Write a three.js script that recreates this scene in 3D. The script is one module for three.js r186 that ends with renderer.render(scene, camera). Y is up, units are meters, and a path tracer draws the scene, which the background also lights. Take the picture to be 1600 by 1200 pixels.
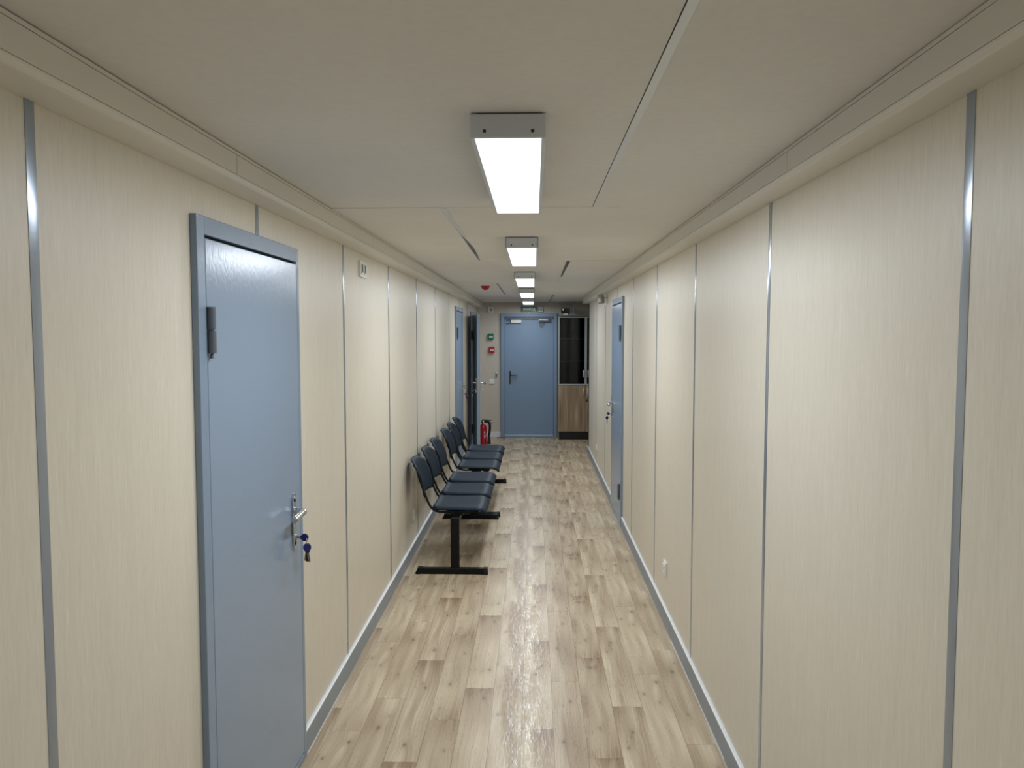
import * as THREE from 'three';
import { RoundedBoxGeometry } from 'three/addons/geometries/RoundedBoxGeometry.js';
import { mergeGeometries } from 'three/addons/utils/BufferGeometryUtils.js';
import { RectAreaLightUniformsLib } from 'three/addons/lights/RectAreaLightUniformsLib.js';

// ------------------------------------------------------------ camera, light level
const scene = new THREE.Scene();
scene.background = new THREE.Color(0x000000);
const camera = new THREE.PerspectiveCamera(52.007, 4 / 3, 0.05, 60);
camera.position.set(0, 1.72, 0);
camera.lookAt(-0.027924, 1.72 - 0.063692, -0.997579);
const renderer = new THREE.WebGLRenderer({ antialias: true });
renderer.toneMapping = THREE.LinearToneMapping;
renderer.toneMappingExposure = 1.04;
renderer.shadowMap.enabled = true;
RectAreaLightUniformsLib.init();
const LAMP_RADIANCE = 30;                 // what a panel throws into the corridor
const LAMP_TINT = new THREE.Color().setRGB(0.93, 1.0, 1.1);

// ------------------------------------------------------------ dimensions (metres)
const XL = -0.945, XR = 0.79, CEIL = 2.24, ZEND = -13.03, ZCORNER = -11.4, ZBACK = 2.6, XALC = 1.75;

// ------------------------------------------------------------ helpers
let seed = 12345;
function rnd() { seed = (seed * 1664525 + 1013904223) >>> 0; return seed / 4294967296; }
const used = new Map();
function numbered(name) { const n = used.get(name) || 0; used.set(name, n + 1); return n ? name + '_' + String(n).padStart(3, '0') : name; }
function merge(g) {
  if (!Array.isArray(g)) return g;
  if (g.length === 1) return g[0];
  return mergeGeometries(g.map((x) => { const y = x.index ? x.toNonIndexed() : x; for (const k of Object.keys(y.attributes)) if (!['position', 'normal', 'uv'].includes(k)) y.deleteAttribute(k); return y; }));
}
function part(name, geos, mat, parent) {
  const m = new THREE.Mesh(merge(geos), mat);
  m.name = name; m.castShadow = m.receiveShadow = true;
  parent.add(m);
  return m;
}
function thing(name, label, category, pos = [0, 0, 0], turn = 0, group) {
  const o = new THREE.Group(); o.name = numbered(name); scene.add(o);
  o.position.set(...pos); o.rotation.y = turn;
  o.userData = { label, category }; if (group) o.userData.group = group;
  return o;
}
function structure(name, label) {
  const o = new THREE.Group(); o.name = name; scene.add(o);
  o.userData = { kind: 'structure', label };
  return o;
}
const box = (w, h, d, x = 0, y = 0, z = 0) => new THREE.BoxGeometry(w, h, d).translate(x, y, z);
const span = (x0, x1, y0, y1, z0, z1) => box(x1 - x0, y1 - y0, Math.abs(z1 - z0), (x0 + x1) / 2, (y0 + y1) / 2, (z0 + z1) / 2);
const rbox = (w, h, d, x = 0, y = 0, z = 0, r = 0.003, s = 2) => new RoundedBoxGeometry(w, h, d, s, Math.min(r, w / 2.01, h / 2.01, d / 2.01)).translate(x, y, z);
const rspan = (x0, x1, y0, y1, z0, z1, r = 0.003) => rbox(x1 - x0, y1 - y0, Math.abs(z1 - z0), (x0 + x1) / 2, (y0 + y1) / 2, (z0 + z1) / 2, r);
const cyl = (r0, r1, h, x, y, z, axis = 'y', n = 20) => {
  const g = new THREE.CylinderGeometry(r0, r1, h, n);
  if (axis === 'x') g.rotateZ(-Math.PI / 2); if (axis === 'z') g.rotateX(Math.PI / 2);
  return g.translate(x, y, z);
};
const tube = (pts, r, seg = 24, rad = 10) => new THREE.TubeGeometry(new THREE.CatmullRomCurve3(pts.map((p) => new THREE.Vector3(...p)), false, 'centripetal'), seg, r, rad, false);
// profile in (x, y) swept along z from z0 to z1
function sweepZ(pts, z0, z1) {
  const s = new THREE.Shape(pts.map((p) => new THREE.Vector2(...p)));
  return new THREE.ExtrudeGeometry(s, { depth: Math.abs(z1 - z0), bevelEnabled: false }).translate(0, 0, Math.min(z0, z1));
}
// uv in metres divided by "scale" from the dominant normal
function worldUV(g, scale = 1.2, du = 0, dv = 0) {
  const p = g.attributes.position, n = g.attributes.normal, uv = new Float32Array(p.count * 2);
  for (let i = 0; i < p.count; i++) {
    const ax = Math.abs(n.getX(i)), ay = Math.abs(n.getY(i)), az = Math.abs(n.getZ(i));
    let u, v;
    if (ax >= ay && ax >= az) { u = p.getZ(i); v = p.getY(i); } else if (ay >= az) { u = p.getX(i); v = p.getZ(i); } else { u = p.getX(i); v = p.getY(i); }
    uv[2 * i] = u / scale + du; uv[2 * i + 1] = v / scale + dv;
  }
  g.setAttribute('uv', new THREE.BufferAttribute(uv, 2));
  return g;
}
// closed sheet of thickness t from fn(u, v) with u in [-1, 1], v in [0, 1]
function sheet(fn, nu, nv, t) {
  const P = [], N = [], e = 1e-3;
  for (let j = 0; j <= nv; j++) for (let i = 0; i <= nu; i++) {
    const u = -1 + 2 * i / nu, v = j / nv, p = new THREE.Vector3(...fn(u, v));
    const a = new THREE.Vector3(...fn(Math.min(1, u + e), v)).sub(new THREE.Vector3(...fn(Math.max(-1, u - e), v)));
    const b = new THREE.Vector3(...fn(u, Math.min(1, v + e))).sub(new THREE.Vector3(...fn(u, Math.max(0, v - e))));
    P.push(p); N.push(a.cross(b).normalize());
  }
  const pos = [], idx = [], W = nu + 1, C = P.length;
  for (const p of P) pos.push(p.x, p.y, p.z);
  for (let k = 0; k < C; k++) pos.push(P[k].x - N[k].x * t, P[k].y - N[k].y * t, P[k].z - N[k].z * t);
  for (let j = 0; j < nv; j++) for (let i = 0; i < nu; i++) {
    const a = j * W + i, b = a + 1, c = a + W, d = c + 1;
    idx.push(a, b, d, a, d, c, C + a, C + d, C + b, C + a, C + c, C + d);
  }
  const rim = (a, b) => idx.push(a, C + b, b, a, C + a, C + b);
  for (let i = 0; i < nu; i++) { rim(i, i + 1); rim(nv * W + i + 1, nv * W + i); }
  for (let j = 0; j < nv; j++) { rim((j + 1) * W, j * W); rim(j * W + nu, (j + 1) * W + nu); }
  const g = new THREE.BufferGeometry();
  g.setAttribute('position', new THREE.Float32BufferAttribute(pos, 3));
  g.setIndex(idx); g.computeVertexNormals();
  g.setAttribute('uv', new THREE.Float32BufferAttribute(new Float32Array(pos.length / 3 * 2), 2));
  return g;
}

// ------------------------------------------------------------ noise and textures
function hash(x, y, s) { let h = (x * 374761393 + y * 668265263 + s * 2147483647) | 0; h = Math.imul(h ^ (h >>> 13), 1274126177); return ((h ^ (h >>> 16)) >>> 0) / 4294967295; }
// value noise, periodic with periods px, py
function vn(x, y, px, py, s) {
  const x0 = Math.floor(x), y0 = Math.floor(y), fx = x - x0, fy = y - y0;
  const m = (a, p) => ((a % p) + p) % p, u = fx * fx * (3 - 2 * fx), v = fy * fy * (3 - 2 * fy);
  const a = hash(m(x0, px), m(y0, py), s), b = hash(m(x0 + 1, px), m(y0, py), s), c = hash(m(x0, px), m(y0 + 1, py), s), d = hash(m(x0 + 1, px), m(y0 + 1, py), s);
  return a + (b - a) * u + (c - a) * v + (a - b - c + d) * u * v;
}
function texture(w, h, fn, srgb = true) {
  const data = new Uint8Array(w * h * 4);
  for (let j = 0; j < h; j++) for (let i = 0; i < w; i++) {
    const c = fn(i / w, j / h), k = 4 * (j * w + i);
    for (let q = 0; q < 3; q++) data[k + q] = Math.max(0, Math.min(255, Math.round(Array.isArray(c) ? c[q] : c)));
    data[k + 3] = 255;
  }
  const t = new THREE.DataTexture(data, w, h);
  t.wrapS = t.wrapT = THREE.RepeatWrapping; t.magFilter = THREE.LinearFilter; t.minFilter = THREE.LinearMipmapLinearFilter; t.generateMipmaps = true;
  if (srgb) t.colorSpace = THREE.SRGBColorSpace;
  t.needsUpdate = true;
  return t;
}
// laminate with short vertical threads
function threadValue(u, v, s) {
  const a = vn(u * 480, v * 24, 480, 24, s), b = vn(u * 240, v * 14, 240, 14, s + 1), c = vn(u * 40, v * 5, 40, 5, s + 2), d = vn(u * 700, v * 60, 700, 60, s + 3);
  const mark = a > 0.88 ? (a - 0.88) * 5 : a < 0.1 ? (a - 0.1) * 5 : 0;
  return (a - 0.5) * 0.35 + (b - 0.5) * 0.3 + (c - 0.5) * 0.15 + (d - 0.5) * 0.4 + mark * 0.9;
}
const wallMap = (rgb, amp, s) => texture(1024, 1024, (u, v) => { const t = threadValue(u, v, s) * amp; return [rgb[0] + t, rgb[1] + t * 1.02, rgb[2] + t * 1.05]; });
const std = (o) => new THREE.MeshStandardMaterial(o);
const M = {};
M.wall = std({ map: wallMap([217, 209, 191], 15, 7), roughness: 0.42 });
M.wallEnd = std({ map: wallMap([200, 193, 181], 12, 31), roughness: 0.55 });
M.core = std({ color: 0x8a8378, roughness: 0.9 });
M.ceiling = std({ map: texture(256, 256, (u, v) => { const t = (vn(u * 90, v * 90, 90, 90, 3) - 0.5) * 4 + (vn(u * 6, v * 6, 6, 6, 4) - 0.5) * 5; return [224 + t, 223 + t, 219 + t]; }), roughness: 0.62 });
M.trunk = std({ color: 0xe2dfd6, roughness: 0.4 });
M.strip = std({ color: 0x98a1ab, roughness: 0.2, metalness: 0.5 });
M.seal = std({ color: 0xdcdad2, roughness: 0.5 });
M.jointMetal = std({ color: 0xdce2e6, roughness: 0.35, metalness: 0.2 });
M.skirt = std({ color: 0x8c949c, roughness: 0.4, metalness: 0.1 });
M.skirtTop = std({ color: 0xdfe3e6, roughness: 0.3 });
const peel = texture(256, 256, (u, v) => 128 + (vn(u * 60, v * 60, 60, 60, 11) - 0.5) * 120 + (vn(u * 20, v * 20, 20, 20, 12) - 0.5) * 80, false);
peel.repeat.set(3, 3);
M.paint = std({ color: 0x8799ad, roughness: 0.22, bumpMap: peel, bumpScale: 0.0004 });
M.paintEnd = std({ color: 0x7e95ad, roughness: 0.45 });
M.paintDark = std({ color: 0x596169, roughness: 0.4 });
M.gasket = std({ color: 0x15171a, roughness: 0.9 });
M.chrome = std({ color: 0xc9ccd0, roughness: 0.16, metalness: 1 });
M.steel = std({ color: 0xa7abb0, roughness: 0.35, metalness: 0.9 });
M.alu = std({ color: 0xb9bfc2, roughness: 0.35, metalness: 0.35 });
M.blueKey = std({ color: 0x10185a, roughness: 0.4 });
M.brass = std({ color: 0x9a8e72, roughness: 0.35, metalness: 0.9 });
M.lampBody = std({ color: 0xd3dae3, roughness: 0.5 });
M.diffuser = std({ color: 0xffffff, roughness: 0.6, emissive: 0xf7fffc, emissiveIntensity: 1.6 });
M.screw = std({ color: 0x3a3d42, roughness: 0.4, metalness: 0.6 });
M.seatPlastic = new THREE.MeshPhysicalMaterial({ color: 0x152431, roughness: 0.5, specularIntensity: 0.3 });
M.blackMetal = new THREE.MeshPhysicalMaterial({ color: 0x060709, roughness: 0.45, specularIntensity: 0.5 });
M.blackRubber = std({ color: 0x0b0c0d, roughness: 0.7 });
M.whitePlastic = std({ color: 0xe6e6df, roughness: 0.4 });
M.greyPlastic = std({ color: 0x9c9d98, roughness: 0.5 });
M.slot = std({ color: 0x55564f, roughness: 0.7 });
M.red = std({ color: 0xa80f18, roughness: 0.3 });
M.redDome = std({ color: 0xb30f22, roughness: 0.35 });
M.callRed = std({ color: 0xb02033, roughness: 0.35 });
M.callGreen = std({ color: 0x11704c, roughness: 0.35 });
M.black = std({ color: 0x101113, roughness: 0.35 });
M.navy = std({ color: 0x12142c, roughness: 0.4 });
M.darkGlass = new THREE.MeshPhysicalMaterial({ color: 0x8494a6, roughness: 0.05, transmission: 1, thickness: 0, ior: 1.45 });
M.carcass = std({ color: 0x111925, roughness: 0.6 });
M.cabinetGrey = std({ color: 0x77776f, roughness: 0.6 });
M.handleMetal = std({ color: 0xd4d6d6, roughness: 0.3, metalness: 0.35 });
M.darkSteel = std({ color: 0x565b62, roughness: 0.4, metalness: 0.7 });
M.wood = std({ map: texture(256, 512, (u, v) => { const t = (vn(u * 30, v * 2, 30, 2, 61) - 0.5) * 46 + (vn(u * 90, v * 4, 90, 4, 62) - 0.5) * 26 + (vn(u * 9, v * 1, 9, 1, 63) - 0.5) * 26; return [158 + t, 137 + t, 110 + t * 0.9]; }), roughness: 0.5 });
M.floorBase = std({ color: 0x5d5144, roughness: 0.8 });
M.greenGlow = std({ color: 0xc8d84a, emissive: 0xd8e060, emissiveIntensity: 1.2 });

// printed oak: one picture per column of the sheet
const LIGHT = [204, 188, 160], DARK = [149, 126, 99];
function plankMap(k) {
  const s = 100 + k * 17, cx = 0.3 + 0.4 * hash(k, 1, 5), tone = (hash(k, 2, 5) - 0.5) * 0.22, farDark = hash(k, 3, 5) > 0.35, nearDark = hash(k, 4, 5) > 0.6;
  const knots = [];
  for (let i = 0; i < 3; i++) knots.push([0.18 + 0.64 * hash(k, 10 + i, 5), 0.08 + 0.84 * hash(k, 20 + i, 5), 0.012 + 0.016 * hash(k, 30 + i, 5), 0.35 + 0.6 * hash(k, 40 + i, 5)]);
  const W = 0.1385, L = 0.99, heart = hash(k, 6, 5) > 0.35 ? 0.16 : 0.05;
  return texture(256, 1024, (u, v) => {
    const x = u * W, y = v * L;
    let bend = (vn(u * 1.5, v * 3, 64, 64, s) - 0.5) * 0.03 + (vn(u * 4, v * 9, 64, 64, s + 1) - 0.5) * 0.005, knotDark = 0;
    for (const [ku, kv, kr, ks] of knots) {
      const dx = x - ku * W, dy = (y - kv * L) * 0.45, rr = Math.hypot(dx, dy) / kr;
      bend += dx * 0.8 * Math.exp(-rr * rr * 0.8);
      knotDark += ks * (0.8 * Math.exp(-rr * rr * 14) + 0.22 * Math.exp(-rr * rr * 1.5));
    }
    const g = x + bend, wave = vn(v * 2.2, 0.5, 64, 64, s + 2) * 0.05, ring = 0.5 + 0.5 * Math.sin(Math.hypot(g - cx * W, wave) * 520);
    const fine = vn(g * 1300, y * 9, 4096, 64, s + 3), mid = vn(g * 330, y * 3, 4096, 64, s + 4), broad = vn(g * 34 + 9, y * 2.4, 4096, 64, s + 5), cloud = vn(u * 1.6, v * 4, 64, 64, s + 6);
    let t = 0.32 + tone + (ring - 0.5) * heart + (fine - 0.5) * 0.14 + (mid - 0.5) * 0.24 + (broad - 0.5) * 0.62 + (cloud - 0.5) * 0.45;
    if (farDark) t += 0.5 * Math.exp(-Math.pow((1 - v) / 0.12, 1.4)) * (0.5 + broad * 0.8);
    if (nearDark) t += 0.42 * Math.exp(-Math.pow(v / 0.12, 1.4)) * (0.4 + mid * 0.9);
    t = Math.max(-0.15, Math.min(1.15, t));
    const kd = Math.min(0.8, knotDark), edge = (u < 0.01 || u > 0.99) ? 0.94 : 1;
    return [0, 1, 2].map((q) => (LIGHT[q] + (DARK[q] - LIGHT[q]) * t) * (1 - kd * [0.42, 0.46, 0.5][q]) * edge);
  });
}
const scuff = texture(512, 512, (u, v) => {
  const a = vn(u * 9, v * 9, 9, 9, 41), b = vn(u * 40, v * 40, 40, 40, 42), c = vn(u * 128, v * 90, 128, 90, 43);
  return 118 + (a - 0.5) * 50 + (b - 0.5) * 70 + (c - 0.5) * 50;
}, false);
const plankMats = [];
for (let k = 0; k < 10; k++) plankMats.push(std({ map: plankMap(k), roughness: 0.8, roughnessMap: scuff, bumpMap: scuff, bumpScale: 0.00014 }));

// ------------------------------------------------------------ floor
{
  const fl = structure('floor', 'oak-look plank flooring running the length of the corridor');
  part('underlay', span(-1.1, XALC + 0.15, -0.12, -0.0042, ZBACK + 0.1, ZEND - 0.1), M.floorBase, fl);
  const PW = 0.1385, PL = 0.99, X0 = -0.606;
  const off = { '-3': -3.5, '-2': -3.29, '-1': -3.6, 0: -3.05, 1: -3.4, 2: -3.72, 3: -3.98, 4: -3.33, 5: -3.8, 6: -3.1, 7: -3.55, 8: -3.9, 9: -3.22, 10: -3.6 };
  const geo = new THREE.BoxGeometry(PW - 0.0006, 0.004, PL - 0.0009);
  for (let k = -3; k <= 16; k++) {
    const z0 = off[k] ?? -3.05 - PL * hash(k + 20, 9, 1), mat = plankMats[(k + 30) % 10];
    for (let n = -14; n <= 14; n++) {
      const far = z0 + n * PL, near = far + PL, x = X0 + (k + 0.5) * PW;
      if (near > 0.9 || far < ZEND - 0.9) continue;
      if (k > 10 && near > ZCORNER + 0.05) continue;
      const zf = Math.max(far, ZEND - 0.02), zn = near;
      let g = geo;
      if (zf > far + 0.01) { g = new THREE.BoxGeometry(PW - 0.0006, 0.004, zn - zf - 0.0009); const uv = g.attributes.uv; for (let i = 0; i < uv.count; i++) uv.setY(i, uv.getY(i) * (zn - zf) / PL); }
      if (zn - zf < 0.03) continue;
      const m = part('plank', g, mat, fl);
      m.position.set(x, -0.002, (zf + zn) / 2);
    }
  }
  part('plain_floor', span(XL, XR, -0.004, 0, 0.98, ZBACK), plankMats[3], fl);
}

// ------------------------------------------------------------ walls: panels and joint strips
const stripZ = []; for (let k = -3; k <= 8; k++) stripZ.push(-1.475 - 1.2105 * k);   // near to far
function stripGeo(h, side) {                       // shallow crowned profile, crown towards +x * side
  const pts = []; const w = 0.0145, d = 0.0017;
  pts.push([0, -w]); for (let i = 0; i <= 6; i++) { const a = -1 + i / 3; pts.push([side * (0.0012 + (d - 0.0012) * (1 - a * a)), a * w]); } pts.push([0, w]);
  const s = new THREE.Shape(pts.map(([x, z]) => new THREE.Vector2(x, -z)));
  return new THREE.ExtrudeGeometry(s, { depth: h, bevelEnabled: false }).rotateX(-Math.PI / 2);
}
function sideWall(name, label, X, side, z0, z1, doors, strips) {   // side: +1 faces +x
  const w = structure(name, label), T = 0.03;
  const edges = [z0, ...strips.filter((z) => z < z0 - 0.05 && z > z1 + 0.05), z1];
  const cuts = (a, b) => {                          // pieces of [b, a] with the doorways taken out, as [zNear, zFar, y0]
    let out = [[a, b, 0, CEIL]];
    for (const [n, f, top] of doors) out = out.flatMap(([p, q, y0, y1]) => {
      if (f >= p || n <= q || y0 > 0) return [[p, q, y0, y1]];
      const r = []; if (p > n) r.push([p, n, y0, y1]); r.push([Math.min(p, n), Math.max(q, f), top, y1]); if (q < f) r.push([f, q, y0, y1]); return r;
    });
    return out;
  };
  for (let i = 0; i + 1 < edges.length; i++) {
    const g = [];
    for (const [p, q, y0, y1] of cuts(edges[i], edges[i + 1])) if (p - q > 0.004) g.push(worldUV(span(Math.min(X, X - side * T), Math.max(X, X - side * T), y0, y1, p - 0.001, q + 0.001), 1.2, i * 0.37, i * 0.21));
    if (g.length) part('panel', g, M.wall, w);
  }
  const core = [];
  for (const [p, q, y0, y1] of cuts(z0, z1)) core.push(span(Math.min(X - side * T, X - side * 0.1), Math.max(X - side * T, X - side * 0.1), y0, y1, p, q));
  part('core', core, M.core, w);
  for (const z of edges.slice(1, -1)) {
    const d = doors.concat(closedDoors[name] || []).find(([n, f]) => z < n && z > f), y0 = d ? d[2] + 0.002 : 0.095;
    const m = part('joint_strip', stripGeo(CEIL - y0 - 0.07, side), M.strip, w); m.position.set(X, y0, z);
  }
  return w;
}
const closedDoors = { wall_left: [[-2.155, -3.09, 2.05], [-9.38, -10.28, 2.05]], wall_right: [[-6.95, -7.84, 2.05]] };
const D3 = [-11.6, -12.52];                        // open doorway in the left wall
sideWall('wall_left', 'long beige panelled wall behind the waiting seats', XL, 1, ZBACK, ZEND, [[D3[0] - 0.05, D3[1] + 0.05, 2.0]], stripZ);
sideWall('wall_right', 'long beige panelled wall facing the waiting seats', XR, -1, ZBACK, ZCORNER, [], stripZ.filter((z) => z > -10.5));
{
  const e = structure('wall_end', 'taupe end wall around the exit door');
  part('panel', worldUV(span(XL - 0.1, 0.66, 0, CEIL, ZEND, ZEND - 0.03)), M.wallEnd, e);
  part('panel', worldUV(span(0.662, XALC + 0.1, 0, CEIL, ZEND, ZEND - 0.03), 1.2, 0.4), M.wallEnd, e);
  part('core', span(XL - 0.1, XALC + 0.1, 0, CEIL, ZEND - 0.03, ZEND - 0.12), M.core, e);
  const s = part('joint_strip', stripGeo(CEIL, 1), M.strip, e); s.rotation.y = -Math.PI / 2; s.position.set(0.661, 0, ZEND);
  const a = structure('wall_alcove', 'short walls of the recess behind the cabinet');
  part('panel', worldUV(span(XALC, XALC + 0.1, 0, CEIL, ZCORNER, ZEND)), M.wallEnd, a);
  part('panel', worldUV(span(XR, XALC + 0.1, 0, CEIL, ZCORNER + 0.1, ZCORNER)), M.wall, a);
  const b = structure('wall_back', 'wall closing the corridor behind the viewer');
  part('panel', worldUV(span(XL - 0.1, XR + 0.1, 0, CEIL, ZBACK + 0.1, ZBACK)), M.wall, b);
  // small unlit room behind the open doorway
  const r = structure('wall_room', 'shell of the dark room behind the open doorway');
  part('shell', [span(-2.2, -2.1, 0, CEIL, -11.3, -12.9), span(-2.1, XL - 0.1, 0, CEIL, -11.2, -11.3), span(-2.1, XL - 0.1, 0, CEIL, -12.9, -13.0), span(-2.2, XL - 0.1, CEIL, CEIL + 0.1, -11.2, -13.0), span(-2.2, XL - 0.02, -0.1, -0.0045, -11.2, -13.0)], M.core, r);
}

// ------------------------------------------------------------ ceiling
{
  const c = structure('ceiling', 'off-white boarded ceiling with staggered joints');
  part('core', span(-1.1, XALC + 0.15, CEIL + 0.03, CEIL + 0.15, ZBACK + 0.1, ZEND - 0.12), M.core, c);
  const zs = [ZBACK, -0.9, -3.28, -5.65, -8.03, -10.45, ZEND], split = [-0.38, 0.24, -0.385, 0.243, -0.385, 0.255];
  const yo = [0, 0, 0, 0.001, 0.0015, 0, 0, 0.0012, 0.001, 0, 0, 0];
  for (let i = 0; i < 6; i++) {
    const x1 = i >= 4 ? XALC + 0.05 : XR + 0.05, gap = 0.003;
    part('panel', worldUV(span(XL - 0.05, split[i] - gap, CEIL - yo[2 * i], CEIL + 0.03, zs[i] - 0.0027, zs[i + 1] + 0.0027), 1.2, i * 0.3), M.ceiling, c);
    part('panel', worldUV(span(split[i] + gap, x1, CEIL - yo[2 * i + 1], CEIL + 0.03, zs[i] - 0.0027, zs[i + 1] + 0.0027), 1.2, i * 0.23), M.ceiling, c);
  }
  // cover strips pressed into the long joints; outline in (x, z), a couple of millimetres thick
  const flat = (pts, mat, name) => {
    const s = new THREE.Shape(pts.map(([x, z]) => new THREE.Vector2(x, -z)));
    part(name, new THREE.ExtrudeGeometry(s, { depth: 0.0022, bevelEnabled: false }).rotateX(-Math.PI / 2).translate(0, CEIL - 0.0022, 0), mat, c);
  };
  flat([[0.2395, -0.4], [0.256, -0.4], [0.258, -2.35], [0.2435, -2.72], [0.247, -2.75], [0.2455, -3.27], [0.2395, -3.27], [0.2385, -2.4]], M.jointMetal, 'joint_strip');
  flat([[-0.3865, -3.29], [-0.366, -3.29], [-0.37, -3.7], [-0.366, -4.1], [-0.376, -4.35], [-0.384, -4.2], [-0.3865, -3.8]], M.jointMetal, 'joint_strip');
  flat([[-0.386, -4.2], [-0.379, -4.25], [-0.366, -4.8], [-0.372, -5.2], [-0.384, -5.6], [-0.392, -5.6], [-0.39, -4.9]], M.strip, 'joint_strip');
  flat([[0.232, -5.68], [0.258, -5.68], [0.252, -7.2], [0.238, -7.2]], M.strip, 'joint_strip');
  flat([[0.234, -7.25], [0.248, -7.25], [0.246, -8.0], [0.238, -8.0]], M.seal, 'joint_strip');
  flat([[-0.396, -8.15], [-0.372, -8.15], [-0.374, -10.4], [-0.394, -10.4]], M.strip, 'joint_strip');
  flat([[0.24, -10.6], [0.268, -10.6], [0.264, -12.8], [0.244, -12.8]], M.strip, 'joint_strip');
  // filler smeared in parts of the cross joints
  for (const [x0, x1, z] of [[-0.62, -0.38, -3.28], [0.3, 0.36, -3.28], [-0.6, -0.42, -5.65], [0.27, 0.5, -8.03]]) part('filler', span(x0, x1, CEIL - 0.0018, CEIL + 0.001, z + 0.003, z - 0.005), M.seal, c);
}

// ------------------------------------------------------------ cable trunking under the ceiling, skirtings
function trunking(name, label, X, side, z0, z1, d, joints) {
  const t = structure(name, label), f = (o, y) => [X + side * o, y];
  const top = CEIL - 0.003, bot = 2.156, r = 0.014, pts = [f(0, top), f(d, top), f(d, 2.2285), f(d - 0.004, 2.2285), f(d - 0.004, 2.1705), f(d, 2.1705), f(d, bot + r)];
  for (let i = 1; i <= 5; i++) { const a = i / 5 * Math.PI / 2; pts.push(f(d - r + r * Math.cos(a), bot + r - r * Math.sin(a))); }
  pts.push(f(0, bot));
  part('duct', sweepZ(side > 0 ? pts.reverse() : pts, z0, z1), M.trunk, t);
  const zs = [z0, ...joints, z1];
  for (let i = 0; i + 1 < zs.length; i++) part('cover', rspan(Math.min(X + side * (d - 0.0038), X + side * (d + 0.0004)), Math.max(X + side * (d - 0.0038), X + side * (d + 0.0004)), 2.172, 2.227, zs[i] - 0.0016, zs[i + 1] + 0.0016, 0.001), M.trunk, t);
}
trunking('trim_1', 'cream cable trunking along the top of the wall with the seats', XL, 1, ZBACK, ZEND, 0.1, [0.15, -2.25, -4.15, -6.1, -8.0, -9.95, -11.9]);
trunking('trim_2', 'cream cable trunking along the top of the opposite wall', XR, -1, ZBACK, ZCORNER - 0.05, 0.085, [0.15, -2.25, -4.2, -6.15, -8.1, -10.05]);
part('end_cap', rspan(XR - 0.087, XR, 2.154, CEIL - 0.003, ZCORNER - 0.049, ZCORNER - 0.054, 0.002), M.trunk, scene.getObjectByName('trim_2'));

function skirting(parent, X, side, z0, z1) {
  const h = 0.094, f = (o, y) => [X + side * o, y];
  let pts = [f(0, 0), f(0.018, 0), f(0.016, 0.012), f(0.015, h - 0.006), f(0, h - 0.006)];
  let tp = [f(0, h - 0.0058), f(0.015, h - 0.0058), f(0.0138, h - 0.002), f(0.01, h), f(0, h)];
  if (side < 0) { pts = pts.reverse(); tp = tp.reverse(); }
  part('board', sweepZ(pts, z0, z1), M.skirt, parent);
  part('top_bead', sweepZ(tp, z0, z1), M.skirtTop, parent);
}
{
  const l = structure('baseboard_left', 'grey skirting board under the wall with the seats');
  for (const [a, b] of [[ZBACK, -2.15], [-3.095, -4.505], [-4.508, -6.9], [-6.903, -9.37], [-10.29, -11.58], [-12.54, ZEND]]) skirting(l, XL, 1, a, b);
  part('sealant', span(XL + 0.0178, XL + 0.0205, 0, 0.003, -3.1, -3.75), M.seal, l);
  const r = structure('baseboard_right', 'grey skirting board under the opposite wall');
  for (const [a, b] of [[ZBACK, -4.4], [-4.403, -6.94], [-7.85, -9.6], [-9.603, ZCORNER]]) skirting(r, XR, -1, a, b);
  part('sealant', span(XR - 0.0205, XR - 0.0178, 0, 0.003, -3.1, -4.35), M.seal, r);
  const e = structure('baseboard_end', 'grey skirting board on the end wall beside the exit door');
  part('board', rspan(XL + 0.018, -0.547, 0, 0.09, ZEND, ZEND + 0.015, 0.004), M.skirtTop, e);
}

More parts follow.
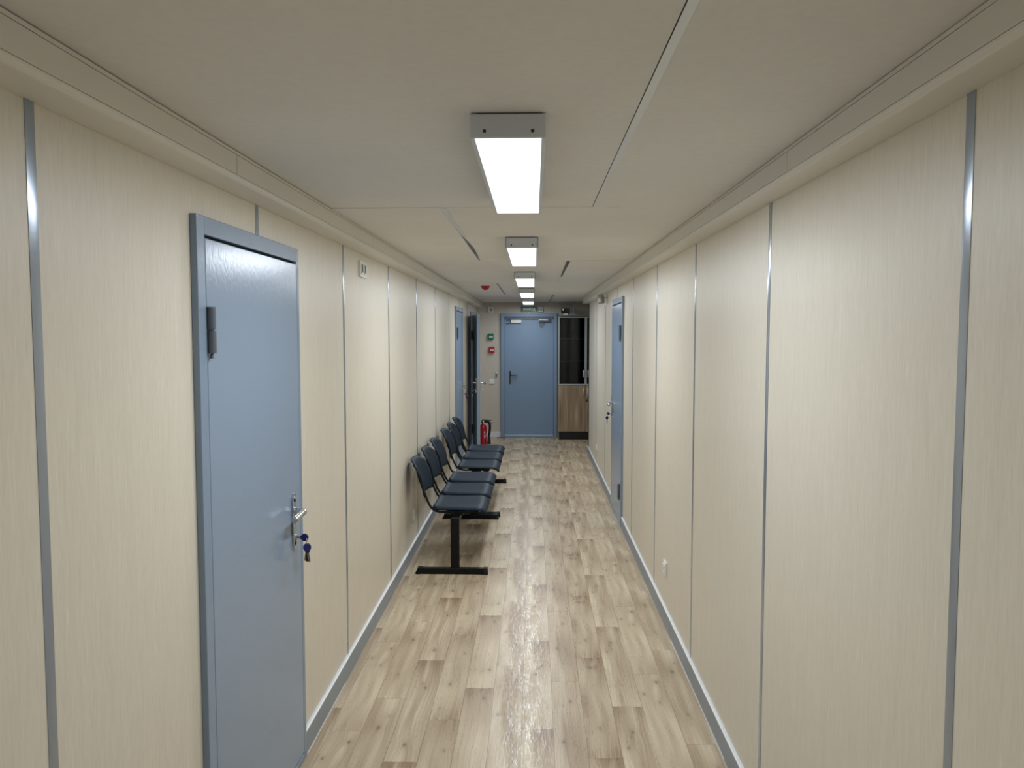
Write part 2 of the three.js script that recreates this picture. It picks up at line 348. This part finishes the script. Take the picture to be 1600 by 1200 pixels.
// ------------------------------------------------------------ ceiling lamps
const lampSpots = [[-0.06, 1.69], [-0.062, -0.69], [-0.0625, -3.07], [-0.068, -5.455], [-0.079, -7.84], [-0.085, -10.225], [-0.09, -12.61]];
const LAMP_LEVEL = [0.3, 0.42, 1, 1.12, 1.06, 1.02, 0.65];
const lampLabels = ['long ceiling lamp furthest behind the viewer', 'long ceiling lamp just behind the viewer', 'largest and nearest glowing ceiling lamp, two screws in its end', 'second glowing ceiling lamp from the viewer, past the first cross joint', 'third glowing ceiling lamp, level with the red dome', 'fourth glowing ceiling lamp, between the red dome and the last lamp', 'furthest glowing ceiling lamp, directly above the green exit sign'];
let lampProto;
lampSpots.forEach(([x, zf], i) => {
  let o;
  const L = 1.185;
  if (!lampProto) {
    o = lampProto = thing('ceiling_lamp', '', 'lamp');
    const W = 0.179, y0 = 2.181, y1 = 2.2365, t = 0.011;
    const body = part('housing', [rspan(-W / 2, -W / 2 + t, y0, y1, 0, L, 0.003), rspan(W / 2 - t, W / 2, y0, y1, 0, L, 0.003), rspan(-W / 2, W / 2, y0, y1, 0, 0.012, 0.003), rspan(-W / 2, W / 2, y0, y1, L - 0.012, L, 0.003), span(-W / 2 + 0.002, W / 2 - 0.002, y1 - 0.01, y1, 0.004, L - 0.004)], M.lampBody, o);
    part('spacer', span(-W / 2 + 0.02, W / 2 - 0.02, y1, CEIL, 0.02, L - 0.02), M.gasket, o);
    part('diffuser', span(-W / 2 + t, W / 2 - t, y0 + 0.001, y0 + 0.005, 0.012, L - 0.012), M.diffuser, o);
    for (const s of [-0.055, 0.058]) part('screw', cyl(0.004, 0.004, 0.003, s, 2.196, L + 0.001, 'z', 12), M.screw, o);
  } else { o = lampProto.clone(); o.name = numbered('ceiling_lamp'); scene.add(o); }
  o.position.set(x, 0, zf);
  o.userData = { label: lampLabels[i], category: 'lamp', group: 'ceiling lamps in a row' };
  const light = new THREE.RectAreaLight(LAMP_TINT, LAMP_RADIANCE * LAMP_LEVEL[i], 0.15, L - 0.04);
  light.position.set(x, 2.1795, zf + L / 2); light.rotation.x = -Math.PI / 2;
  light.name = 'lamp_light';
  scene.add(light);
});

// ------------------------------------------------------------ doors
// local frame: x along the wall, y up, z out of the wall. hingeRight mirrors the leaf.
function doorHardware(leaf, x, z0, dir, o = {}) {   // dir: +1 lever points to +x
  const y = 1.0;
  part('handle_plate', [rbox(0.034, 0.185, 0.009, x, y, z0 + 0.0045, 0.004, 2), cyl(0.017, 0.017, 0.009, x, y + 0.0925, z0 + 0.0045, 'z', 20), cyl(0.017, 0.017, 0.009, x, y - 0.0925, z0 + 0.0045, 'z', 20), cyl(0.006, 0.006, 0.013, x, y + 0.09, z0 + 0.0065, 'z', 12), cyl(0.006, 0.006, 0.013, x, y - 0.09, z0 + 0.0065, 'z', 12)], o.mat || M.chrome, leaf);
  part('lever', [cyl(0.0115, 0.0135, 0.034, x, y + 0.04, z0 + 0.024, 'z', 16), tube([[x, y + 0.04, z0 + 0.036], [x + dir * 0.012, y + 0.041, z0 + 0.045], [x + dir * 0.06, y + 0.04, z0 + 0.047], [x + dir * 0.12, y + 0.034, z0 + 0.045]], 0.0125, 20, 14), new THREE.SphereGeometry(0.0125, 14, 10).scale(0.4, 1, 1).translate(x + dir * 0.12, y + 0.034, z0 + 0.045)], o.mat || M.chrome, leaf);
  part('lock_cylinder', [cyl(0.0105, 0.0105, 0.016, x, y - 0.062, z0 + 0.008, 'z', 16), rbox(0.011, 0.024, 0.015, x, y - 0.073, z0 + 0.0075, 0.004)], o.mat || M.chrome, leaf);
}
function hinge(parent, x, y, z) {
  part('hinge', [cyl(0.0125, 0.0125, 0.064, x, y + 0.034, z, 'y', 18), cyl(0.0125, 0.0125, 0.064, x + 0.0006, y - 0.034, z, 'y', 18), cyl(0.0075, 0.0075, 0.012, x, y, z, 'y', 12), cyl(0.004, 0.0075, 0.014, x, y - 0.073, z, 'y', 12)], M.paintDark, parent);
}
function door(name, label, o) {
  const g = structure(name, label); g.position.set(...o.pos); g.rotation.y = o.turn;
  const w = o.w, H = o.h, ft = o.ft, dep = o.depth, mx = (x) => (o.hingeRight ? w - x : x), mat = o.mat || M.paint;
  const bars = (x0, x1, y0, y1) => rspan(Math.min(mx(x0), mx(x1)), Math.max(mx(x0), mx(x1)), y0, y1, 0, dep, 0.0025);
  part('frame', [bars(0, ft, 0, H), bars(w - o.fl, w, 0, H), bars(ft, w - o.fl, H - ft, H), bars(ft, w - o.fl, 0, 0.026)], mat, g);
  part('gasket', span(Math.min(mx(ft), mx(w - o.fl)), Math.max(mx(ft), mx(w - o.fl)), 0.02, H - ft, -0.0 + 0.0005, 0.004), M.gasket, g);
  const x0 = ft + 0.0035, x1 = w - o.fl - 0.002;
  const lz = o.leafZ;
  {
    const m = part('leaf', rspan(Math.min(mx(x0), mx(x1)), Math.max(mx(x0), mx(x1)), 0.034, H - ft - 0.009, 0.004, lz, 0.0022), mat, g);
    doorHardware(m, mx(x1 - 0.095), lz, o.hingeRight ? 1 : -1, { mat: o.hardMat });
    if (o.hinges) for (const y of [0.31, 1.73]) hinge(g, mx(ft + 0.012), y, lz + 0.009);
  }
  return g;
}
door('door_1', 'nearest grey metal door, in the wall with the seats', { pos: [XL, 0, -2.155], turn: Math.PI / 2, w: 0.935, h: 2.05, ft: 0.052, fl: 0.03, depth: 0.02, leafZ: 0.0195, hinges: true });
door('door_2', 'closed grey metal door beyond the waiting seats', { pos: [XL, 0, -9.38], turn: Math.PI / 2, w: 0.9, h: 2.05, ft: 0.052, fl: 0.03, depth: 0.02, leafZ: 0.0195, hinges: true });
door('door_3', 'grey metal door in the opposite wall', { pos: [XR, 0, -7.84], turn: -Math.PI / 2, w: 0.89, h: 2.05, ft: 0.052, fl: 0.03, depth: 0.02, leafZ: 0.0195, hinges: true, hingeRight: true });
const d4 = door('door_4', 'blue-grey exit door closing the end of the corridor', { pos: [-0.547, 0, ZEND], turn: 0, w: 0.925, h: 2.055, ft: 0.055, fl: 0.055, depth: 0.05, leafZ: 0.022, mat: M.paintEnd, hingeRight: true, hardMat: M.darkSteel });
{
  part('threshold', rspan(0.06, 0.865, 0.026, 0.044, 0.004, 0.052, 0.003), M.alu, d4);
  part('rebate_rail', rspan(0.06, 0.865, 1.955, 1.985, 0.022, 0.036, 0.003), M.paintDark, d4);
  part('magnet_lock', rspan(0.165, 0.335, 1.897, 1.948, 0.022, 0.062, 0.004), M.whitePlastic, d4);
  part('magnet_bracket', [rspan(0.1, 0.165, 1.93, 1.95, 0.022, 0.045, 0.003), rspan(0.095, 0.145, 1.888, 1.9, 0.022, 0.05, 0.003)], M.paintDark, d4);
  part('closer_body', rspan(0.625, 0.81, 1.915, 1.96, 0.022, 0.07, 0.005), M.paintDark, d4);
  part('closer_cover', rspan(0.622, 0.775, 1.94, 1.962, 0.06, 0.08, 0.004), M.alu, d4);
  part('closer_arm', [tube([[0.72, 1.915, 0.06], [0.66, 1.9, 0.1], [0.625, 1.905, 0.13]], 0.007, 10, 8), tube([[0.625, 1.905, 0.13], [0.66, 1.895, 0.11], [0.68, 1.9, 0.05]], 0.007, 10, 8), cyl(0.012, 0.012, 0.03, 0.625, 1.9, 0.13, 'y', 12)], M.steel, d4);
}
// the open door: frame round a doorway, leaf folded back along the wall
{
  const w = D3[0] - D3[1], H = 2.05, g = structure('door_5', 'grey metal door standing open, folded back towards the seats');
  g.position.set(XL, 0, D3[0]); g.rotation.y = Math.PI / 2;
  part('frame', [rspan(0, 0.052, 0, H, -0.1, 0.02), rspan(w - 0.052, w, 0, H, -0.1, 0.02), rspan(0.052, w - 0.052, H - 0.052, H, -0.1, 0.02), rspan(0.052, w - 0.052, 0, 0.02, -0.1, 0.02)], M.paint, g);
  const leaf = part('leaf', rspan(0.004, 0.815, 0.034, 1.992, -0.044, 0, 0.003), M.paint, g);      // local z = 0 is the outer face
  leaf.position.set(0.05, 0, 0.03); leaf.rotation.y = Math.PI * (1 - 9.0 / 180) * -1;
  doorHardware(leaf, 0.755, 0, -1, {});
  part('edge_plate', rspan(0.8145, 0.8165, 0.87, 1.13, -0.033, -0.011, 0.001), M.steel, leaf);
  const flip = (geo) => geo.translate(-0.755, 0, 0).rotateY(Math.PI).translate(0.755, 0, -0.044);
  part('handle_plate', [flip(rbox(0.034, 0.185, 0.009, 0.755, 1, 0.0045, 0.004, 2)), flip(cyl(0.017, 0.017, 0.009, 0.755, 1.0925, 0.0045, 'z', 20)), flip(cyl(0.017, 0.017, 0.009, 0.755, 0.9075, 0.0045, 'z', 20))], M.chrome, leaf);
  part('lever', [flip(cyl(0.011, 0.013, 0.05, 0.755, 1.04, 0.03, 'z', 16)), flip(tube([[0.755, 1.04, 0.05], [0.74, 1.041, 0.062], [0.695, 1.04, 0.064], [0.63, 1.034, 0.06]], 0.0105, 20, 12))], M.chrome, leaf);
  part('thumb_turn', [flip(cyl(0.01, 0.01, 0.03, 0.755, 0.95, 0.015, 'z', 14)), flip(rbox(0.012, 0.03, 0.012, 0.755, 0.95, 0.034, 0.003))], M.chrome, leaf);
  for (const y of [0.31, 1.70]) hinge(g, 0.05, y, 0.03);
}

// keys hanging in the locks: one in the cylinder, the rest on a ring below it
function keys(label, pos, turn, n) {
  const o = thing('key_bunch', label, 'keys', pos, turn, 'key bunches left in door locks');
  const head = (x, y, z, flat) => { const g = new THREE.CylinderGeometry(0.0145, 0.0145, 0.007, 20); g.rotateZ(Math.PI / 2); if (flat) g.rotateY(flat); return g.translate(x, y, z); };
  const k0 = part('key', [rbox(0.0022, 0.008, 0.02, 0, 0, 0.01, 0.0008)], M.brass, o);
  part('key_head', [head(0, 0, 0.028, 0), rbox(0.006, 0.016, 0.012, 0, 0, 0.018, 0.003)], M.blueKey, k0);
  part('ring', new THREE.TorusGeometry(0.014, 0.0012, 8, 28).rotateY(0.2).translate(0, -0.013, 0.036), M.chrome, o);
  for (let i = 0; i < n; i++) {
    const a = (i - (n - 1) / 2) * 0.14, x = (i - (n - 1) / 2) * 0.007;
    const k = part('key', [rbox(0.0026, 0.042, 0.009, 0, -0.049, 0, 0.0008)], i === 1 ? M.blackMetal : M.brass, o);
    k.position.set(x, -0.024, 0.037); k.rotation.set(a, 0, 0);
    part('key_head', [head(0, -0.015, 0, 0.5), rbox(0.006, 0.01, 0.016, 0, -0.03, 0, 0.003)], M.blueKey, k);
  }
  return o;
}
keys('bunch of keys with round blue heads in the nearest door', [XL + 0.0355, 0.938, -2.155 - (0.935 - 0.03 - 0.002 - 0.095)], Math.PI / 2, 3);
keys('bunch of keys in the closed door beyond the seats', [XL + 0.0355, 0.938, -9.38 - (0.9 - 0.03 - 0.002 - 0.095)], Math.PI / 2, 1);
keys('bunch of keys in the door of the opposite wall', [XR - 0.0355, 0.938, -7.84 + (0.03 + 0.002 + 0.095)], -Math.PI / 2, 1);
{
  const leaf = scene.getObjectByName('door_5').children.find((c) => c.name === 'leaf');
  scene.updateMatrixWorld(true);
  const p = new THREE.Vector3(0.755, 0.938, 0.016).applyMatrix4(leaf.matrixWorld), q = new THREE.Vector3(0.755, 0.938, 1).applyMatrix4(leaf.matrixWorld).sub(p);
  keys('bunch of keys in the door that stands open', [p.x, p.y, p.z], Math.atan2(q.x, q.z), 1);
}

// ------------------------------------------------------------ waiting seats
function makeBench() {
  const o = thing('waiting_bench', '', 'bench');
  const L = 1.69, H = L / 2;                        // between the feet, along z
  const round = (t) => 1 - 0.16 * Math.pow(Math.abs(t), 7);
  const seatFn = (u, v) => {
    const z = u * 0.232 * (1 - 0.1 * Math.pow(Math.abs(2 * v - 1), 8)) * (1 - 0.03 * (1 - v));
    let y = 0.452 - 0.012 * (1 - u * u) * Math.sin(Math.PI * v), x = -0.735 + 0.4 * v;
    if (v > 0.8) { const q = (v - 0.8) / 0.2; y -= 0.034 * q * q; x -= 0.014 * q * q; }
    if (v < 0.12) { const q = (0.12 - v) / 0.12; y += 0.012 * q * q; }
    const e = Math.max(0, (Math.abs(u) - 0.86) / 0.14); y -= 0.012 * e * e;
    return [x, y, -z];
  };
  const backFn = (u, v) => {
    const tq = Math.max(0, (v - 0.55) / 0.45), zz = u * 0.228 * (1 - 0.2 * Math.pow(tq, 4) - 0.06 * Math.pow(1 - v, 8)), y = 0.53 + 0.262 * v - 0.03 * Math.pow(Math.abs(u), 5) * tq;
    let x = -0.776 - 0.076 * v - 0.046 * (1 - u * u) + 0.014 * Math.sin(Math.PI * v);
    if (v > 0.84) { const q = (v - 0.84) / 0.16; x -= 0.02 * q * q; }
    const e = Math.max(0, (Math.abs(u) - 0.84) / 0.16); x -= 0.012 * e * e;
    return [x, y, -zz];
  };
  const sg = sheet(seatFn, 28, 24, 0.012), bg = sheet(backFn, 28, 20, 0.011);
  const tg = (s) => tube([[-0.43, 0.428, s], [-0.6, 0.426, s], [-0.69, 0.428, s], [-0.735, 0.446, s], [-0.765, 0.49, s], [-0.788, 0.545, s * 0.99], [-0.83, 0.66, s * 0.95], [-0.85, 0.72, s * 0.92]], 0.0085, 40, 10);
  for (let k = -1; k <= 1; k++) {
    const z = k * 0.535;
    for (const s of [-0.212, 0.212]) { const t = part('seat_frame', tg(s), M.blackMetal, o); t.position.z = z; }
    const br = part('bracket', [rbox(0.09, 0.018, 0.44, -0.56, 0.411, 0, 0.003), rbox(0.16, 0.01, 0.05, -0.56, 0.4245, -0.15, 0.002), rbox(0.16, 0.01, 0.05, -0.56, 0.4245, 0.15, 0.002)], M.blackMetal, o); br.position.z = z;
    const a = part('seat', sg, M.seatPlastic, o); a.position.z = z;
    const b = part('backrest', bg, M.seatPlastic, o); b.position.z = z;
  }
  part('beam', rbox(0.058, 0.04, L, -0.563, 0.384, 0, 0.004), M.blackMetal, o);
  for (const s of [-H, H]) {
    const foot = new THREE.Shape([[-0.85, 0.004], [-0.328, 0.004], [-0.333, 0.03], [-0.345, 0.042], [-0.828, 0.042]].map((p) => new THREE.Vector2(...p)));
    const leg = part('leg', [new THREE.ExtrudeGeometry(foot, { depth: 0.04, bevelEnabled: true, bevelSize: 0.002, bevelThickness: 0.002, bevelSegments: 1 }).translate(0, 0, s - 0.02), rbox(0.062, 0.366, 0.034, -0.563, 0.221, s, 0.003)], M.blackMetal, o);
    part('end_cap', [rbox(0.03, 0.046, 0.05, -0.345, 0.0235, s, 0.005), rbox(0.036, 0.01, 0.05, -0.815, 0.043, s, 0.004), rbox(0.03, 0.004, 0.05, -0.83, 0.002, s, 0.001)], M.blackRubber, leg);
  }
  return o;
}
{
  const b1 = makeBench(); b1.position.set(0, 0, -6.39); b1.userData.label = 'nearer three-seat waiting bench with slate plastic seats and black frame';
  const b2 = b1.clone(); b2.name = numbered('waiting_bench'); scene.add(b2); b2.position.set(0.012, 0, -8.155); b2.userData = { label: 'further three-seat waiting bench, next to the closed grey door', category: 'bench' };
  b1.userData.group = b2.userData.group = 'three-seat benches along the wall';
}

// ------------------------------------------------------------ sockets and boxes on the side walls
function socket(label, X, side, z, y, w, h, group, open) {
  const o = thing('wall_socket', label, 'socket', [X, y, z], side > 0 ? Math.PI / 2 : -Math.PI / 2, group);
  part('plate', [rbox(w, h, 0.011, 0, 0, 0.0055, 0.003)], M.whitePlastic, o);
  const n = w > 0.12 ? 2 : 1;
  for (let i = 0; i < n; i++) {
    const cx = n === 2 ? (i - 0.5) * w * 0.46 : 0;
    const m = part('insert', [rbox(w / n * 0.7, h * 0.66, 0.006, cx, 0, 0.0125, 0.002)], M.whitePlastic, o);
    if (open) part('slot', rbox(w / n * 0.3, h * 0.5, 0.003, cx - 0.012, 0.002, 0.0155, 0.001), M.slot, m);
    else part('hole', [cyl(0.0028, 0.0028, 0.002, cx - 0.0095, 0, 0.0152, 'z', 10), cyl(0.0028, 0.0028, 0.002, cx + 0.0095, 0, 0.0152, 'z', 10)], M.slot, m);
  }
}
socket('white twin outlet plate high on the wall, right under the trunking', XL, 1, -4.32, 2.071, 0.16, 0.087, 'white wall outlets', true);
socket('white socket low on the wall behind the first seats', XL, 1, -6.07, 0.305, 0.09, 0.085, 'white wall outlets', false);
socket('white socket low on the wall opposite, nearest the viewer', XR, -1, -4.65, 0.322, 0.085, 0.085, 'white wall outlets', false);
socket('small white socket low on the opposite wall, past the grey door', XR, -1, -9.8, 0.303, 0.085, 0.07, 'white wall outlets', false);
{
  const o = thing('motion_sensor', 'small grey motion sensor under the trunking beyond the grey door', 'sensor', [XR, 2.095, -8.6], -Math.PI / 2);
  part('bracket', [rbox(0.05, 0.1, 0.01, 0, 0, 0.005, 0.003), cyl(0.011, 0.011, 0.05, 0, 0.01, 0.03, 'z', 12)], M.whitePlastic, o);
  const b = part('body', [rbox(0.07, 0.1, 0.045, 0, 0, 0, 0.01)], M.greyPlastic, o); b.position.set(0.01, 0, 0.066); b.rotation.set(0.15, 0.5, 0);
  part('lens', rbox(0.05, 0.045, 0.01, 0, -0.012, 0.022, 0.004), M.whitePlastic, b);
}
{
  const o = thing('fire_detector', 'red dome-shaped fire detector on the ceiling', 'detector', [-0.53, CEIL, -8.6]);
  const pr = [[0, -0.046], [0.02, -0.045], [0.034, -0.036], [0.044, -0.02], [0.047, -0.012]].map((p) => new THREE.Vector2(...p));
  part('dome', new THREE.LatheGeometry(pr, 32), M.redDome, o);
  part('base', cyl(0.05, 0.047, 0.012, 0, -0.006, 0, 'y', 32), M.redDome, o);
}

// ------------------------------------------------------------ end wall fittings
function printed(w, h, draw) {
  const c = document.createElement('canvas'); c.width = w; c.height = h;
  draw(c.getContext('2d'), w, h);
  const t = new THREE.CanvasTexture(c); t.colorSpace = THREE.SRGBColorSpace;
  return t;
}
{
  const o = thing('exit_sign', 'green exit sign with white letters above the end door', 'sign', [-0.08, 2.126, ZEND]);
  part('case', rbox(0.292, 0.096, 0.03, 0, 0, 0.015, 0.005), M.whitePlastic, o);
  const t = printed(512, 152, (g, w, h) => { g.fillStyle = '#0f5c49'; g.fillRect(0, 0, w, h); g.fillStyle = '#eef4ee'; g.font = 'bold 104px sans-serif'; g.textAlign = 'center'; g.textBaseline = 'middle'; g.fillText('ВЫХОД', w / 2, h / 2 + 4, w * 0.8); });
  part('face', new THREE.BoxGeometry(0.28, 0.083, 0.002).translate(0, 0, 0.0312), std({ map: t, roughness: 0.4 }), o);
  const p = thing('cable_cover', 'short white cable cover between exit sign and end door', 'cover', [-0.08, 2.067, ZEND]);
  part('channel', rbox(0.016, 0.024, 0.012, 0, -0.0005, 0.006, 0.003), M.whitePlastic, p);
  const s = thing('sounder', 'silver alarm sounder beside the green exit sign', 'alarm', [0.108, 2.118, ZEND]);
  part('body', rbox(0.08, 0.09, 0.04, 0, 0, 0.02, 0.008), M.alu, s);
  part('grille', [cyl(0.024, 0.026, 0.006, 0.004, -0.004, 0.042, 'z', 24), rbox(0.012, 0.05, 0.006, -0.03, 0, 0.041, 0.002)], M.greyPlastic, s);
}
{
  const o = thing('wall_speaker', 'small white box with a round grille high on the end wall', 'speaker', [-0.715, 2.115, ZEND]);
  part('body', rbox(0.085, 0.095, 0.04, 0, 0, 0.02, 0.01), M.whitePlastic, o);
  part('grille', cyl(0.026, 0.028, 0.006, 0.006, -0.002, 0.042, 'z', 24), M.greyPlastic, o);
}
function callPoint(label, word, pos, mat, bg, fg) {
  const o = thing('call_point', label, 'call point', pos);
  part('body', rbox(0.092, 0.1, 0.05, 0, 0, 0.025, 0.008), mat, o);
  const t = printed(256, 128, (g, w, h) => { g.fillStyle = bg; g.fillRect(0, 0, w, h); g.fillStyle = fg; g.font = 'bold 66px sans-serif'; g.textAlign = 'center'; g.textBaseline = 'middle'; g.fillText(word, w / 2, h / 2 + 2, w * 0.86); });
  part('plate', new THREE.BoxGeometry(0.058, 0.03, 0.003).translate(0.004, -0.004, 0.051), std({ map: t, roughness: 0.4 }), o);
  for (const y of [0.018, -0.026]) part('rim', rbox(0.07, 0.006, 0.005, 0.003, y, 0.051, 0.002), mat, o);
}
callPoint('green call point on the end wall, above the red one', 'ПУСК', [-0.714, 1.673, ZEND], M.callGreen, '#cfe3da', '#1c6a50');
callPoint('red fire alarm call point below the green one', 'ПОЖАР', [-0.699, 1.455, ZEND], M.callRed, '#e8d9d9', '#8a2030');
{
  const o = thing('light_switch', 'white square light switch below the slim grey reader', 'switch', [-0.703, 0.927, ZEND]);
  part('frame', rbox(0.085, 0.085, 0.01, 0, 0, 0.005, 0.003), M.whitePlastic, o);
  for (const s of [-1, 1]) { const r = part('rocker', rbox(0.027, 0.056, 0.008, s * 0.0142, 0, 0.012, 0.002), M.whitePlastic, o); r.rotation.x = 0.04 * s; }
  const k = thing('card_reader', 'slim grey reader with white top, just above the square switch', 'reader', [-0.622, 1.045, ZEND]);
  part('body', rbox(0.034, 0.1, 0.018, 0, 0, 0.009, 0.007), M.greyPlastic, k);
  part('top', rbox(0.03, 0.024, 0.008, 0.001, 0.034, 0.018, 0.004), M.whitePlastic, k);
  part('window', rbox(0.016, 0.036, 0.004, 0, -0.015, 0.0185, 0.0015), M.slot, k);
}

// ------------------------------------------------------------ cabinet
{
  const zf = -12.72, x0 = 0.393, x1 = 1.275, xm = 0.834, D = -ZEND + zf;      // front plane, sides
  const o = thing('cabinet', 'tall cabinet with dark glass upper doors and wood-grain lower doors', 'cabinet', [x0, 0, zf - 0.3]);
  const X = x1 - x0, d = 0.3, mid = 0.888, top = 1.998;
  part('carcass', [span(0, 0.018, 0.0, top, 0, d - 0.02), span(X - 0.018, X, 0, top, 0, d - 0.02), span(0.018, X - 0.018, top - 0.018, top, 0, d - 0.02), span(0.018, X - 0.018, 0.13, 0.148, 0, d - 0.02), span(0.018, X - 0.018, mid - 0.009, mid + 0.009, 0, d - 0.02), span(0.018, X - 0.018, 0.13, top, 0, 0.008), span(X / 2 - 0.009, X / 2 + 0.009, 0.148, top - 0.018, 0.008, d - 0.025)], M.carcass, o);
  part('side_panel', rspan(-0.004, 0.0175, 0.0, top, d - 0.0195, d - 0.0188 + 0.0005, 0.0003), M.cabinetGrey, o);
  part('top_board', rspan(-0.004, X + 0.004, top, top + 0.02, -0.005, d, 0.003), M.cabinetGrey, o);
  part('plinth', span(0.03, X - 0.03, 0, 0.13, 0.02, d - 0.07), M.black, o);
  for (const y of [1.262, 1.632]) part('shelf', span(0.018, X - 0.018, y, y + 0.02, 0.01, d - 0.022), M.whitePlastic, o);
  const bow = (x, y) => tube([[x, y - 0.055, d], [x, y - 0.045, d + 0.02], [x, y, d + 0.03], [x, y + 0.045, d + 0.02], [x, y + 0.055, d]], 0.009, 20, 10);
  const half = X / 2;
  for (const s of [0, 1]) {
    const a = s ? half + 0.002 : 0.001, b = s ? X - 0.001 : half - 0.002, f = 0.016, hx = s ? a + 0.036 : b - 0.036;
    const gd = part('glass_door', [rspan(a, b, mid + 0.006, mid + 0.006 + f, d - 0.02, d, 0.002), rspan(a, b, top - 0.006 - f, top - 0.006, d - 0.02, d, 0.002), rspan(a, a + f, mid + 0.006 + f, top - 0.006 - f, d - 0.02, d, 0.002), rspan(b - f, b, mid + 0.006 + f, top - 0.006 - f, d - 0.02, d, 0.002)], M.alu, o);
    part('pane', span(a + f, b - f, mid + 0.006 + f, top - 0.006 - f, d - 0.012, d - 0.008), M.darkGlass, gd);
    part('handle', bow(hx, 1.075), M.handleMetal, gd);
    const wg = rspan(a, b, 0.134, mid - 0.002, d - 0.018, d, 0.002); const uv = wg.attributes.uv, ps = wg.attributes.position;
    for (let i = 0; i < uv.count; i++) uv.setXY(i, ps.getX(i) / 0.45, ps.getY(i) / 0.8);
    const wd = part('wood_door', wg, M.wood, o);
    part('handle', bow(hx, 0.782), M.handleMetal, wd);
    if (s) part('lock', cyl(0.009, 0.009, 0.008, a + 0.02, 0.69, d + 0.003, 'z', 14), M.steel, wd);
  }
  const k = thing('key_bunch', 'small dark keys hanging in the cabinet lock', 'keys', [x0 + half + 0.022, 0.69, zf + 0.008]);
  part('key', [rbox(0.003, 0.007, 0.022, 0, 0, 0.008, 0.001), rbox(0.004, 0.02, 0.018, 0, -0.002, 0.026, 0.003)], M.black, k);
  part('key_tag', [rbox(0.02, 0.045, 0.006, -0.004, -0.045, 0.028, 0.003)], M.black, k);
  part('ring', new THREE.TorusGeometry(0.01, 0.001, 6, 20).rotateY(0.6).translate(0, -0.016, 0.03), M.steel, k);
  // things lying on top of it
  const Y = top + 0.02;
  const r = thing('control_box', 'small dark box with a yellow light on the cabinet', 'device', [0.505, Y, zf - 0.06]);
  part('body', [rbox(0.14, 0.075, 0.09, 0, 0.0685, 0, 0.005), rbox(0.05, 0.035, 0.05, 0.03, 0.0165, -0.01, 0.003)], M.navy, r);
  part('panel', rbox(0.045, 0.07, 0.006, -0.045, 0.07, 0.046, 0.002), M.black, r);
  part('indicator', cyl(0.009, 0.009, 0.006, -0.04, 0.088, 0.0495, 'z', 16), M.greenGlow, r);
  part('rib', [rbox(0.04, 0.004, 0.004, 0.045, 0.078, 0.046, 0.001)], M.greyPlastic, r);
  const w = thing('paper_carton', 'tiny white carton in front of the dark box on the cabinet', 'box', [0.512, Y, zf - 0.0]);
  part('carton', rbox(0.066, 0.028, 0.022, 0, 0.0145, -0.0, 0.001), M.whitePlastic, w);
  const t = thing('flat_tray', 'thin grey tray lying flat on the cabinet top', 'tray', [0.625, Y, zf - 0.03]);
  part('tray', [rbox(0.12, 0.006, 0.1, 0, 0.018, 0, 0.002), rbox(0.1, 0.014, 0.08, 0, 0.0075, 0, 0.002)], M.greyPlastic, t);
}

// ------------------------------------------------------------ fire extinguisher
{
  const o = thing('fire_extinguisher', 'red fire extinguisher with black hose on the floor by the open door', 'extinguisher', [-0.765, 0, -11.75]);
  const pr = [[0, 0.012], [0.052, 0.012], [0.056, 0.02], [0.056, 0.305], [0.05, 0.335], [0.036, 0.355], [0.02, 0.364], [0.016, 0.375], [0, 0.376]].map((p) => new THREE.Vector2(...p));
  part('cylinder', new THREE.LatheGeometry(pr, 40), M.red, o);
  part('foot_ring', cyl(0.054, 0.056, 0.016, 0, 0.008, 0, 'y', 32), M.blackRubber, o);
  part('valve', [cyl(0.016, 0.016, 0.035, 0, 0.39, 0, 'y', 16), rbox(0.06, 0.034, 0.036, 0.004, 0.405, 0, 0.006), cyl(0.013, 0.013, 0.012, -0.01, 0.395, 0.02, 'z', 16)], M.black, o);
  part('lever', [rbox(0.14, 0.012, 0.024, 0.03, 0.428, 0, 0.004).rotateZ(-0.06), rbox(0.11, 0.012, 0.022, 0.045, 0.398, 0, 0.004).rotateZ(-0.12)], M.black, o);
  part('gauge', [cyl(0.014, 0.014, 0.012, 0.006, 0.41, 0.02, 'z', 20), rbox(0.008, 0.05, 0.004, 0.014, 0.385, 0.022, 0.002)], M.whitePlastic, o);
  part('hose', tube([[0.02, 0.4, 0.01], [0.07, 0.408, 0.012], [0.1, 0.37, 0.015], [0.104, 0.3, 0.02], [0.098, 0.24, 0.03], [0.09, 0.19, 0.035]], 0.0195, 40, 12), M.blackRubber, o);
  part('nozzle', [cyl(0.018, 0.03, 0.12, 0.092, 0.13, 0.035, 'y', 18)], M.black, o);
  const t = printed(256, 256, (g, w, h) => { g.fillStyle = '#a5243c'; g.fillRect(0, 0, w, h); g.fillStyle = '#d9c9cc'; g.fillRect(30, 30, 60, 40); g.fillRect(120, 90, 110, 22); g.fillRect(120, 130, 110, 22); g.fillRect(40, 110, 50, 90); });
  part('label', new THREE.CylinderGeometry(0.0566, 0.0566, 0.15, 24, 1, true, 0.15, 1.5).translate(0, 0.2, 0), std({ map: t, roughness: 0.4, side: THREE.DoubleSide }), o);
}

renderer.render(scene, camera);
